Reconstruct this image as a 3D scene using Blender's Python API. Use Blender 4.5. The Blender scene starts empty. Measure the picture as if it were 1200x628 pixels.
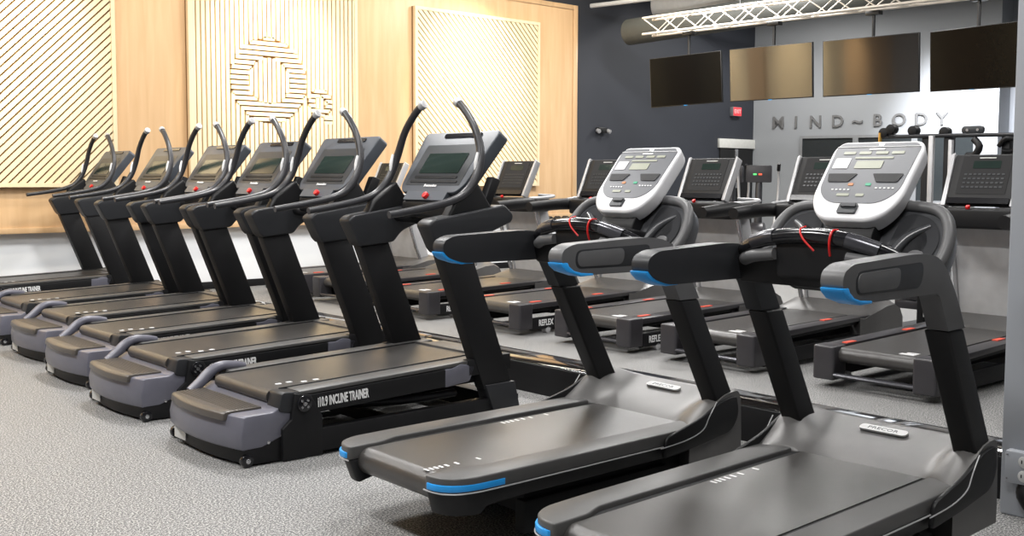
import bpy, bmesh, math, random
from mathutils import Vector, Matrix
random.seed(4)
S = bpy.context.scene
COL = S.collection
PI = math.pi

# ------------------------------------------------------------------ camera, world, lights, exposure
cam_d = bpy.data.cameras.new('camera'); cam = bpy.data.objects.new('camera', cam_d); COL.objects.link(cam)
cam_d.sensor_width = 36.0; cam_d.lens = 1237.93 * 36 / 1200; cam_d.shift_y = -0.0139
cam_d.clip_start = 0.05; cam_d.clip_end = 200
YAW, PITCH, ROLL = 0.8453393, 0.0713476, 0.0037587
_f = Vector((math.cos(PITCH)*math.cos(YAW), math.cos(PITCH)*math.sin(YAW), -math.sin(PITCH)))
_r0 = Vector((math.sin(YAW), -math.cos(YAW), 0)); _u0 = _r0.cross(_f)
_r = math.cos(ROLL)*_r0 + math.sin(ROLL)*_u0
_u = -math.sin(ROLL)*_r0 + math.cos(ROLL)*_u0
cam.matrix_world = Matrix(((_r.x, _u.x, -_f.x, 0), (_r.y, _u.y, -_f.y, 0), (_r.z, _u.z, -_f.z, 1.3694), (0, 0, 0, 1)))
S.camera = cam
S.view_settings.view_transform = 'Standard'; S.view_settings.look = 'None'
S.view_settings.gamma = 1; S.view_settings.use_curve_mapping = False
S.view_settings.exposure = 0.0
w = bpy.data.worlds.new('world'); S.world = w; w.use_nodes = True
w.node_tree.nodes['Background'].inputs[0].default_value = (0.9, 0.95, 1.0, 1)
w.node_tree.nodes['Background'].inputs[1].default_value = 0.35

def area(name, loc, sx, sy, power, color=(1, 0.97, 0.93), aim=None, spread=PI):
    d = bpy.data.lights.new(name, 'AREA'); d.shape = 'RECTANGLE'; d.size = sx; d.size_y = sy
    d.energy = power; d.color = color; d.spread = spread
    o = bpy.data.objects.new(name, d); COL.objects.link(o); o.location = loc
    if aim: o.rotation_euler = (Vector(aim) - Vector(loc)).to_track_quat('-Z', 'Y').to_euler()
    return o
def spot(name, loc, aim, power, angle, blend=0.6, color=(1, 0.86, 0.62), r=0.05):
    d = bpy.data.lights.new(name, 'SPOT'); d.energy = power; d.spot_size = math.radians(angle); d.spot_blend = blend
    d.color = color; d.shadow_soft_size = r
    o = bpy.data.objects.new(name, d); COL.objects.link(o); o.location = loc
    o.rotation_euler = (Vector(aim) - Vector(loc)).to_track_quat('-Z', 'Y').to_euler()
CEIL = 4.75
# recessed ceiling panels over the cardio floor; back ones are added to brighten walls
for (x, y) in ((0.5, 1.0), (0.5, 4.5), (0.5, 8.0), (4.2, 0.8), (4.0, 4.2), (4.0, 7.8), (8.0, 1.5), (8.0, 5.0), (8.0, 8.6), (11.0, 8.9), (11.3, 3.6), (15.4, 6.6), (15.4, 10.0)):
    area('ceiling_panel_light', (x, y, 4.42 if x > 10 else 4.62), 0.6, 1.2, 200 if x == 11.0 else 120 if x > 10 else (70 if (x > 3 and y < 2) else 190 if y > 7 else 90 if x > 7 else 165 if x < 3 else 115), (1, 0.985, 0.965))
# wall-washing spots above the timber wall
for (x, p) in ((-2.0, 600), (1.0, 700), (3.4, 700), (6.6, 700), (9.8, 700)):
    spot('timber_wall_spot', (x, 9.6, 4.6), (x, 12.0, 2.75), p*1.55, 48, 1.0, (1, 0.88, 0.68))
area('timber_wall_wash', (5.5, 10.6, 4.6), 14, 0.2, 215, (1, 0.90, 0.74), aim=(5.5, 12.0, 1.9))
# fill spot added to brighten the right end of the far grey wall
spot('grey_wall_fill', (15.5, 7.2, 4.5), (18.2, 8.2, 2.2), 2600, 60, 0.9, (0.93, 0.95, 1.0), 0.2)

# ------------------------------------------------------------------ materials
M = {}
def mat(name, col, rough=0.5, metal=0.0, spec=0.5, emit=None, es=0, coat=0, bump=None, var=None):
    m = bpy.data.materials.new(name); m.use_nodes = True; nt = m.node_tree; b = nt.nodes['Principled BSDF']
    b.inputs['Base Color'].default_value = (*col, 1); b.inputs['Roughness'].default_value = rough
    b.inputs['Metallic'].default_value = metal; b.inputs['Specular IOR Level'].default_value = spec
    b.inputs['Coat Weight'].default_value = coat; b.inputs['Coat Roughness'].default_value = 0.08
    if emit: b.inputs['Emission Color'].default_value = (*emit, 1); b.inputs['Emission Strength'].default_value = es
    tc = nt.nodes.new('ShaderNodeTexCoord')
    sc_, amt = var or (14, 0.12)
    n = nt.nodes.new('ShaderNodeTexNoise'); n.inputs['Scale'].default_value = sc_; n.inputs['Detail'].default_value = 4
    nt.links.new(tc.outputs['Object'], n.inputs['Vector'])
    mx = nt.nodes.new('ShaderNodeMix'); mx.data_type = 'RGBA'
    mx.inputs['A'].default_value = (*[c*(1-amt) for c in col], 1); mx.inputs['B'].default_value = (*[min(1, c*(1+amt)) for c in col], 1)
    nt.links.new(n.outputs['Fac'], mx.inputs['Factor']); nt.links.new(mx.outputs['Result'], b.inputs['Base Color'])
    if bump:
        n2 = nt.nodes.new('ShaderNodeTexNoise'); n2.inputs['Scale'].default_value = bump[0]; n2.inputs['Detail'].default_value = 2
        nt.links.new(tc.outputs['Object'], n2.inputs['Vector'])
        bp = nt.nodes.new('ShaderNodeBump'); bp.inputs['Strength'].default_value = bump[1]; bp.inputs['Distance'].default_value = 0.002
        nt.links.new(n2.outputs['Fac'], bp.inputs['Height']); nt.links.new(bp.outputs['Normal'], b.inputs['Normal'])
    M[name] = m; return m
mat('black', (0.007, 0.007, 0.008), 0.5, spec=0.3, bump=(700, 0.15))
mat('black_gloss', (0.01, 0.01, 0.012), 0.18)
mat('black_matt', (0.008, 0.008, 0.009), 0.8)
mat('arm_grey', (0.022, 0.023, 0.026), 0.42, spec=0.4, bump=(900, 0.1))
mat('precor_black', (0.009, 0.009, 0.010), 0.5, spec=0.35, bump=(900, 0.1))
mat('precor_grey', (0.10, 0.10, 0.103), 0.42, bump=(900, 0.1))
mat('hood_grey', (0.125, 0.122, 0.12), 0.40, 0.25, bump=(800, 0.08))
mat('rail_grey', (0.075, 0.074, 0.073), 0.42, bump=(500, 0.2))
mat('step_grey', (0.125, 0.125, 0.155), 0.33, bump=(900, 0.1))
mat('mat_dark', (0.075, 0.066, 0.058), 0.3, bump=(400, 0.3))
mat('belt', (0.05, 0.047, 0.045), 0.29, spec=0.7, bump=(900, 0.25), var=(5, 0.25))
mat('tube_grey', (0.032, 0.032, 0.036), 0.35)
mat('console_grey', (0.065, 0.073, 0.087), 0.4)
mat('console_dark', (0.03, 0.033, 0.037), 0.35)
mat('console_black', (0.012, 0.012, 0.013), 0.5, spec=0.3)
mat('screen', (0.02, 0.032, 0.028), 0.12)
mat('lcd', (0.33, 0.34, 0.27), 0.3)
mat('silver', (0.62, 0.62, 0.64), 0.25, 0.9)
mat('silver_paint', (0.5, 0.5, 0.51), 0.38, 0.3)
mat('sensor_metal', (0.07, 0.07, 0.08), 0.25, 0.5)
mat('key_green', (0.02, 0.30, 0.16), 0.4)
mat('key_orange', (0.45, 0.16, 0.04), 0.4)
mat('badge_white', (0.78, 0.78, 0.78), 0.6, spec=0.2)
mat('chrome', (0.8, 0.8, 0.82), 0.1, 1.0)
mat('white_shell', (0.82, 0.82, 0.84), 0.3)
mat('face_grey', (0.12, 0.125, 0.137), 0.35)
mat('wing_grey', (0.055, 0.057, 0.062), 0.28)
mat('wing_inner', (0.03, 0.031, 0.034), 0.2)
mat('blue', (0.02, 0.32, 0.80), 0.35)
mat('red', (0.65, 0.012, 0.012), 0.4)
mat('red_mark', (0.75, 0.09, 0.05), 0.5)
mat('green_led', (0.1, 0.8, 0.2), 0.5, emit=(0.1, 0.9, 0.2), es=0.6)
mat('red_led', (0.9, 0.1, 0.05), 0.5, emit=(1, 0.12, 0.05), es=0.8)
mat('orange', (0.8, 0.3, 0.08), 0.4)
mat('white_print', (0.8, 0.8, 0.8), 0.5)
mat('sticker', (0.6, 0.6, 0.58), 0.5)
mat('pedestal', (0.58, 0.58, 0.585), 0.45, 0.2)
mat('plum_black', (0.035, 0.033, 0.037), 0.35)
mat('tv_glass', (0.006, 0.005, 0.005), 0.05, spec=1.0, coat=1.0)
M['tv_glass'].node_tree.nodes['Principled BSDF'].inputs['Coat IOR'].default_value = 1.9
mat('tv_glass_matt', (0.003, 0.003, 0.003), 0.12, spec=0.08)
mat('tv_case', (0.01, 0.01, 0.01), 0.4)
mat('truss_metal', (0.72, 0.66, 0.58), 0.35, 0.3)
mat('duct', (0.085, 0.088, 0.08), 0.5, 0.1)
mat('duct_white', (0.62, 0.63, 0.64), 0.45)
mat('wall_white', (0.88, 0.90, 0.92), 0.6, var=(2, 0.02))
mat('wall_navy', (0.040, 0.044, 0.056), 0.6, var=(2, 0.06))
mat('wall_grey', (0.36, 0.375, 0.39), 0.55, var=(2, 0.02))
mat('column_grey', (0.36, 0.38, 0.415), 0.5, var=(3, 0.02))
mat('ceiling_black', (0.012, 0.012, 0.013), 0.8)
mat('letter_grey', (0.19, 0.19, 0.19), 0.4, 0.2)
mat('frame_grey', (0.3, 0.31, 0.32), 0.4, 0.3)
mat('dark_glass', (0.03, 0.035, 0.037), 0.1)
mat('lintel', (0.85, 0.85, 0.80), 0.5)
mat('exit_red', (0.75, 0.05, 0.06), 0.4, emit=(1, 0.08, 0.1), es=0.55)
mat('outlet_white', (0.62, 0.63, 0.62), 0.4)
mat('brass', (0.7, 0.42, 0.1), 0.3, 0.8)
mat('lamp_glow', (1, 1, 1), 0.5, emit=(1, 0.98, 1), es=9)

def wood_mat(name, c1, c2, rough, sx=1.2):
    m = bpy.data.materials.new(name); m.use_nodes = True; nt = m.node_tree; b = nt.nodes['Principled BSDF']
    tc = nt.nodes.new('ShaderNodeTexCoord'); mp = nt.nodes.new('ShaderNodeMapping'); mp.inputs['Scale'].default_value = (sx*4, sx, sx*0.35)
    nt.links.new(tc.outputs['Object'], mp.inputs['Vector'])
    n = nt.nodes.new('ShaderNodeTexNoise'); n.inputs['Scale'].default_value = 2.2; n.inputs['Detail'].default_value = 6; n.inputs['Distortion'].default_value = 0.6
    nt.links.new(mp.outputs['Vector'], n.inputs['Vector'])
    r = nt.nodes.new('ShaderNodeValToRGB'); r.color_ramp.elements[0].position = 0.3; r.color_ramp.elements[1].position = 0.7
    r.color_ramp.elements[0].color = (*c1, 1); r.color_ramp.elements[1].color = (*c2, 1)
    nt.links.new(n.outputs['Fac'], r.inputs['Fac']); nt.links.new(r.outputs['Color'], b.inputs['Base Color'])
    b.inputs['Roughness'].default_value = rough; M[name] = m
wood_mat('maple', (0.62, 0.40, 0.215), (0.70, 0.48, 0.275), 0.32)
wood_mat('maple_slat', (0.76, 0.62, 0.40), (0.80, 0.67, 0.46), 0.4)
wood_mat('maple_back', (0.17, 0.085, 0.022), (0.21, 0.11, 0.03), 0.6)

def floor_mat():
    m = bpy.data.materials.new('rubber_floor'); m.use_nodes = True; nt = m.node_tree; b = nt.nodes['Principled BSDF']
    tc = nt.nodes.new('ShaderNodeTexCoord')
    n = nt.nodes.new('ShaderNodeTexNoise'); n.inputs['Scale'].default_value = 120; n.inputs['Detail'].default_value = 4; n.inputs['Roughness'].default_value = 0.8
    nt.links.new(tc.outputs['Object'], n.inputs['Vector'])
    r = nt.nodes.new('ShaderNodeValToRGB'); e = r.color_ramp.elements
    e[0].position = 0.49; e[0].color = (0.066, 0.068, 0.072, 1); e[1].position = 0.58; e[1].color = (0.55, 0.54, 0.52, 1)
    nt.links.new(n.outputs['Fac'], r.inputs['Fac'])
    n2 = nt.nodes.new('ShaderNodeTexNoise'); n2.inputs['Scale'].default_value = 1.1; n2.inputs['Detail'].default_value = 3
    nt.links.new(tc.outputs['Object'], n2.inputs['Vector'])
    mx = nt.nodes.new('ShaderNodeMix'); mx.data_type = 'RGBA'; mx.blend_type = 'MULTIPLY'; mx.inputs['Factor'].default_value = 0.25
    nt.links.new(r.outputs['Color'], mx.inputs['A']); nt.links.new(n2.outputs['Color'], mx.inputs['B'])
    mx.inputs['Factor'].default_value = 0.0
    nt.links.new(mx.outputs['Result'], b.inputs['Base Color'])
    b.inputs['Roughness'].default_value = 0.55; M['floor'] = m
floor_mat()

# ------------------------------------------------------------------ mesh helpers
class MB:
    def __init__(s): s.bm = bmesh.new()
    def poly_prism(s, pts, a, b, plane='xz', warp=None, n=1):
        """pts 2D outline, extruded from a to b along the third axis in n steps"""
        def P(p, t):
            v = {'xz': (p[0], t, p[1]), 'xy': (p[0], p[1], t), 'yz': (t, p[0], p[1])}[plane]
            return warp(Vector(v)) if warp else Vector(v)
        rings = []
        for i in range(n+1):
            t = a + (b-a)*i/n
            rings.append([s.bm.verts.new(P(p, t)) for p in pts])
        for i in range(n):
            A, B = rings[i], rings[i+1]
            for k in range(len(pts)):
                j = (k+1) % len(pts); s.bm.faces.new((A[k], A[j], B[j], B[k]))
        s.bm.faces.new(rings[0][::-1]); s.bm.faces.new(rings[-1]); return s
    def box(s, x0, x1, y0, y1, z0, z1, mtx=None):
        vs = []
        for x in (x0, x1):
            for y in (y0, y1):
                for z in (z0, z1):
                    v = Vector((x, y, z)); vs.append(s.bm.verts.new(mtx @ v if mtx else v))
        for q in ((0, 1, 3, 2), (4, 6, 7, 5), (0, 4, 5, 1), (2, 3, 7, 6), (0, 2, 6, 4), (1, 5, 7, 3)):
            s.bm.faces.new([vs[i] for i in q])
        return s
    def loft(s, rings, caps=True, closed=True):
        R = [[s.bm.verts.new(Vector(p)) for p in r] for r in rings]
        m = len(R[0])
        for i in range(len(R)-1):
            for k in range(m if closed else m-1):
                j = (k+1) % m; s.bm.faces.new((R[i][k], R[i][j], R[i+1][j], R[i+1][k]))
        if caps: s.bm.faces.new(R[0][::-1]); s.bm.faces.new(R[-1])
        return s
    def tube(s, path, r, n=12, smooth=4, caps=True, squash=1.0):
        pts = [Vector(p) for p in path]
        rr = r if isinstance(r, (list, tuple)) else [r]*len(pts)
        if smooth > 1 and len(pts) > 2:
            np_, nr = [], []
            for i in range(len(pts)-1):
                p0, p1, p2, p3 = pts[max(i-1, 0)], pts[i], pts[i+1], pts[min(i+2, len(pts)-1)]
                for k in range(smooth):
                    t = k/smooth
                    np_.append(0.5*((2*p1)+(p2-p0)*t+(2*p0-5*p1+4*p2-p3)*t*t+(3*p1-p0-3*p2+p3)*t**3)); nr.append(rr[i]*(1-t)+rr[i+1]*t)
            np_.append(pts[-1]); nr.append(rr[-1]); pts, rr = np_, nr
        ref = Vector((0, 0, 1)); rings = []
        d0 = (pts[1]-pts[0]).normalized()
        if abs(d0.z) > 0.9: ref = Vector((0, 1, 0))
        a = d0.cross(ref).normalized()
        for i, p in enumerate(pts):
            d = (pts[min(i+1, len(pts)-1)]-pts[max(i-1, 0)]).normalized()
            a = (a - d*a.dot(d)).normalized(); b = d.cross(a)
            rings.append([p+(a*math.cos(2*PI*k/n)+b*math.sin(2*PI*k/n)*squash)*rr[i] for k in range(n)])
        return s.loft(rings, caps)
    def cyl(s, c0, c1, r, n=24, r1=None):
        return s.tube([c0, c1], [r, r if r1 is None else r1], n, 1)
    def cut_strip(s, poly, y0, y1):
        return s.poly_prism(poly, y0, y1, 'xz')
    def build(s, name, m, parent=None, bevel=0, seg=2, angle=35, flat=False):
        bm = s.bm
        bmesh.ops.recalc_face_normals(bm, faces=bm.faces)
        if bevel:
            ed = [e for e in bm.edges if len(e.link_faces) == 2 and e.calc_face_angle(0) > math.radians(angle)]
            bmesh.ops.bevel(bm, geom=ed, offset=bevel, segments=seg, profile=0.5, affect='EDGES', clamp_overlap=True)
        me = bpy.data.meshes.new(name); bm.to_mesh(me); bm.free()
        me.materials.append(M[m])
        if not flat:
            me.shade_smooth(); me.set_sharp_from_angle(angle=math.radians(38))
        o = bpy.data.objects.new(name, me); COL.objects.link(o); o.parent = parent
        return o
def rounded(pts, r, n=5):
    """round the corners of a 2D polygon; r scalar or list"""
    out = []; m = len(pts)
    for i in range(m):
        p = Vector(pts[i]); a = Vector(pts[i-1]); b = Vector(pts[(i+1) % m])
        ri = r[i] if isinstance(r, (list, tuple)) else r
        da = (a-p); db = (b-p); k = min(ri, da.length*0.49, db.length*0.49)
        if k < 1e-4: out.append(tuple(p)); continue
        A = p+da.normalized()*k; B = p+db.normalized()*k
        for j in range(n+1):
            t = j/n; q = A*(1-t)**2+p*2*t*(1-t)+B*t*t; out.append((q.x, q.y))
    return out
def bx(name, m, parent, x0, x1, y0, y1, z0, z1, bevel=0.004, mtx=None, seg=2):
    return MB().box(x0, x1, y0, y1, z0, z1, mtx).build(name, m, parent, bevel, seg)
def text(name, body, size, m, parent, mtx, ext=0.002, off=0.0, sx=1.0, align='CENTER', shear=0):
    c = bpy.data.curves.new(name, 'FONT'); c.body = body; c.size = size; c.extrude = ext; c.offset = off
    c.align_x = align; c.align_y = 'CENTER'; c.resolution_u = 3; c.shear = shear
    t = bpy.data.objects.new(name, c); COL.objects.link(t)
    bpy.context.view_layer.update()
    me = bpy.data.meshes.new_from_object(t.evaluated_get(bpy.context.evaluated_depsgraph_get()))
    bpy.data.objects.remove(t); bpy.data.curves.remove(c)
    me.transform(Matrix.Diagonal((sx, 1, 1, 1))); me.transform(mtx); me.materials.clear(); me.materials.append(M[m])
    me.name = name
    o = bpy.data.objects.new(name, me); COL.objects.link(o); o.parent = parent; return o
def frame(origin, xdir, ydir):
    x = Vector(xdir).normalized(); y = Vector(ydir); y = (y-x*y.dot(x)).normalized(); z = x.cross(y)
    o = Vector(origin)
    return Matrix(((x.x, y.x, z.x, o.x), (x.y, y.y, z.y, o.y), (x.z, y.z, z.z, o.z), (0, 0, 0, 1)))
def thing(name, label, cat, loc=(0, 0, 0), rz=0, group=None):
    o = bpy.data.objects.new(name, None); COL.objects.link(o); o.empty_display_size = 0.1
    o.location = loc; o.rotation_euler = (0, 0, rz); tag(o, label, cat, group); return o
def tag(o, label, cat, group=None):
    o['label'] = label; o['category'] = cat
    if group: o['group'] = group
    return o
def struct(o): o['kind'] = 'structure'; return o
def kids(o): return [c for c in bpy.data.objects if c.parent == o]
def dup(root, loc, rz, label, skip=()):
    def rec(o, par):
        c = o.copy(); COL.objects.link(c); c.parent = par
        for k in kids(o):
            if k.name.split('.')[0] not in skip: rec(k, c)
        return c
    c = rec(root, None); c.location = loc; c.rotation_euler = (0, 0, rz); c['label'] = label; return c

# ------------------------------------------------------------------ setting
WY = 12.0      # face of the timber wall
NY = 12.2      # face of the navy / white wall behind it
struct(MB().box(-5, 22, -5, 16, -0.1, 0).build('floor', 'floor', flat=True))
struct(MB().box(-5, 22, -5, 16, CEIL, CEIL+0.1).build('ceiling', 'ceiling_black', flat=True))
struct(MB().box(-5, 12.0, NY-0.08, NY+0.2, 0, 0.9).build('wall_left', 'wall_white', flat=True))
struct(MB().box(-5, 17.05, NY, NY+0.2, 0, CEIL).build('wall_far_left', 'wall_navy', flat=True))
struct(MB().box(-5.2, -5, -5, NY, 0, CEIL).build('wall_behind', 'wall_grey', flat=True))
struct(MB().box(-5, 22, -5.2, -5, 0, CEIL).build('wall_right', 'wall_grey', flat=True))
struct(bx('baseboard_left', 'black', None, -5, 12.0, NY-0.1, NY-0.08, 0, 0.09, 0.003))
GD = Vector((0.304, -0.953, 0)).normalized(); GN = Vector((-0.953, -0.304, 0)).normalized(); G0 = Vector((17.0, 12.2, 0))
def gmat(s, z, off=0.0): return frame(G0+GD*s+GN*off+Vector((0, 0, z)), GD, (0, 0, 1))
gm = gmat(0, 0)
struct(MB().box(-0.1, 4.3, 0, CEIL, -0.2, 0, gm).build('wall_far', 'wall_grey', flat=True))
struct(MB().box(4.1, 11, 0, CEIL, -1.9, -1.7, gm).build('wall_far_recess', 'column_grey', flat=True))
struct(MB().box(4.1, 4.3, 0, CEIL, -1.7, -0.2, gm).build('wall_far_return', 'wall_grey', flat=True))
# column with its socket box stands to the right
struct(MB().box(4.34, 4.84, 1.36, 1.862, 0, CEIL).build('wall_column', 'column_grey', bevel=0.01))

# timber wall cladding: boards, frame and lower shadow-gap band
tw = thing('timber_wall', 'tall maple clad feature wall behind the treadmills', 'wall panelling', (0, WY, 0)); tw['kind'] = 'structure'
tw.name = 'wall_timber'
def PZ(a): return a
bx('cladding', 'maple', tw, -4.9, 11.9, 0.0, 0.12, 0.80, 4.03, 0)
bx('trim_board', 'maple', tw, -4.9, 12.0, -0.02, 0.10, 0.755, 0.815, 0.003)
bx('trim_board', 'maple', tw, -4.9, 12.0, -0.02, 0.10, 4.02, 4.09, 0.003)
bx('trim_board', 'maple', tw, 11.91, 12.0, -0.021, 0.11, 0.76, 4.085, 0.003)

def clip_poly(poly, x0, x1, z0, z1):
    def cl(P, f):
        out = []
        for i in range(len(P)):
            a, b = P[i-1], P[i]; fa, fb = f(a), f(b)
            if fa >= 0 and fb >= 0: out.append(b)
            elif fa >= 0 or fb >= 0:
                t = fa/(fa-fb); q = (a[0]+(b[0]-a[0])*t, a[1]+(b[1]-a[1])*t); out.append(q)
                if fb >= 0: out.append(b)
        return out
    for f in (lambda p: p[0]-x0, lambda p: x1-p[0], lambda p: p[1]-z0, lambda p: z1-p[1]):
        if poly: poly = cl(poly, f)
    return poly
def slat_panel(x0, x1, z0, z1, kind, label):
    t = thing('slatted_wall_panel', label, 'wall panel', (x0, WY, z0)); W = x1-x0; H = z1-z0
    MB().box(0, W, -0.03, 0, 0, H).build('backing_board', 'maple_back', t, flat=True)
    fr = MB(); fw = 0.045
    fr.box(0, W, -0.085, -0.03, 0, fw).box(0, W, -0.085, -0.03, H-fw, H).box(0, fw, -0.086, -0.03, fw, H-fw).box(W-fw, W, -0.086, -0.03, fw, H-fw)
    fr.build('panel_frame', 'maple_slat', t, flat=True)
    m = MB(); a, b, c, d = fw, W-fw, fw, H-fw; y0, y1 = -0.075, -0.03
    if kind in ('up', 'down'):
        p = 0.0905; v = p*0.72; k = -W-H; sg = 1 if kind == 'up' else -1
        z = -W-0.5
        while z < H+W+0.5:
            P = [(-0.2, z-sg*0.2), (W+0.2, z+sg*(W+0.2)), (W+0.2, z+v+sg*(W+0.2)), (-0.2, z+v-sg*0.2)]
            q = clip_poly(P, a, b, c, d)
            if len(q) > 2:
                ok = [q[0]]
                for e in q[1:]:
                    if abs(e[0]-ok[-1][0])+abs(e[1]-ok[-1][1]) > 1e-4: ok.append(e)
                if len(ok) > 2: m.cut_strip(ok, y0, y1)
            z += p
    else:
        p = 0.0622; g = 0.018
        CX, CZ, RO, RI = 6.535-x0, 2.565-z0, 0.525, 0.285
        rings = [(CX, CZ, RO, RI), (7.265-x0, 2.33-z0, 0.175, 0.085)] if kind == 'logo' else []
        extra = (7.32-x0, 7.44-x0, 2.06-z0, 2.17-z0)
        nx = int((b-a)/p)
        for i in range(nx+1):
            xs = a+i*p; xe = min(xs+p-g, b)
            if xe-xs < 0.01: continue
            xc = (xs+xe)/2; cuts = []
            for (cx, cz, ro, ri) in rings:
                dx = abs(xc-cx)
                if dx < ro:
                    o_ = math.sqrt(ro*ro-dx*dx)
                    if dx < ri:
                        i_ = math.sqrt(ri*ri-dx*dx); cuts += [(cz-o_, cz-i_), (cz+i_, cz+o_)]
                    else: cuts.append((cz-o_, cz+o_))
            if kind == 'logo' and extra[0] <= xc <= extra[1]: cuts.append((extra[2], extra[3]))
            z = c
            for lo, hi in sorted(cuts):
                if lo > z: m.box(xs, xe, y0, y1, z, lo)
                z = max(z, hi)
            if z < d: m.box(xs, xe, y0, y1, z, d)
        for (cx, cz, ro, ri) in rings:
            k = -int(ro/p)-1
            while k*p < ro:
                z0_ = cz+k*p; z1_ = z0_+p-g; zc = (z0_+z1_)/2-cz; k += 1
                if abs(zc) >= ro: continue
                o_ = math.sqrt(ro*ro-zc*zc)
                if abs(zc) < ri:
                    i_ = math.sqrt(ri*ri-zc*zc); m.box(cx-o_, cx-i_, y0, y1, z0_, z1_); m.box(cx+i_, cx+o_, y0, y1, z0_, z1_)
                else: m.box(cx-o_, cx+o_, y0, y1, z0_, z1_)
        if kind == 'logo':
            m.box(extra[0], extra[1], y0, y1, extra[2], extra[2]+0.04)
            m.box(extra[0], extra[1], y0, y1, extra[2]+0.055, extra[3])
    s_ = m.build('slats', 'maple_slat', t, flat=True)
    return t
slat_panel(2.26, 4.614, 1.255, 3.735, 'up', 'leftmost maple wall panel with diagonal slats rising to the right')
slat_panel(5.475, 7.83, 1.255, 3.735, 'logo', 'maple wall panel of upright slats with the large ring emblem')
slat_panel(8.77, 11.125, 1.255, 3.735, 'down', 'maple wall panel with diagonal slats falling to the right, nearest the navy wall')
slat_panel(-1.0, 1.35, 1.255, 3.735, 'plain', 'maple wall panel of upright slats beyond the left edge of the photo')

# raceway box between the two rows
rw = thing('cable_raceway', 'long low black box with polished top running between the two treadmill rows', 'cable raceway', (4.53, 1.87, 0))
bx('casing', 'black', rw, 0, 0.30, 0, 9.9, 0, 0.186, 0.004)
bx('top_plate', 'chrome_dark' if 'chrome_dark' in M else 'tv_glass', rw, 0.01, 0.31, 0, 9.9, 0.187, 0.193, 0.002)

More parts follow.
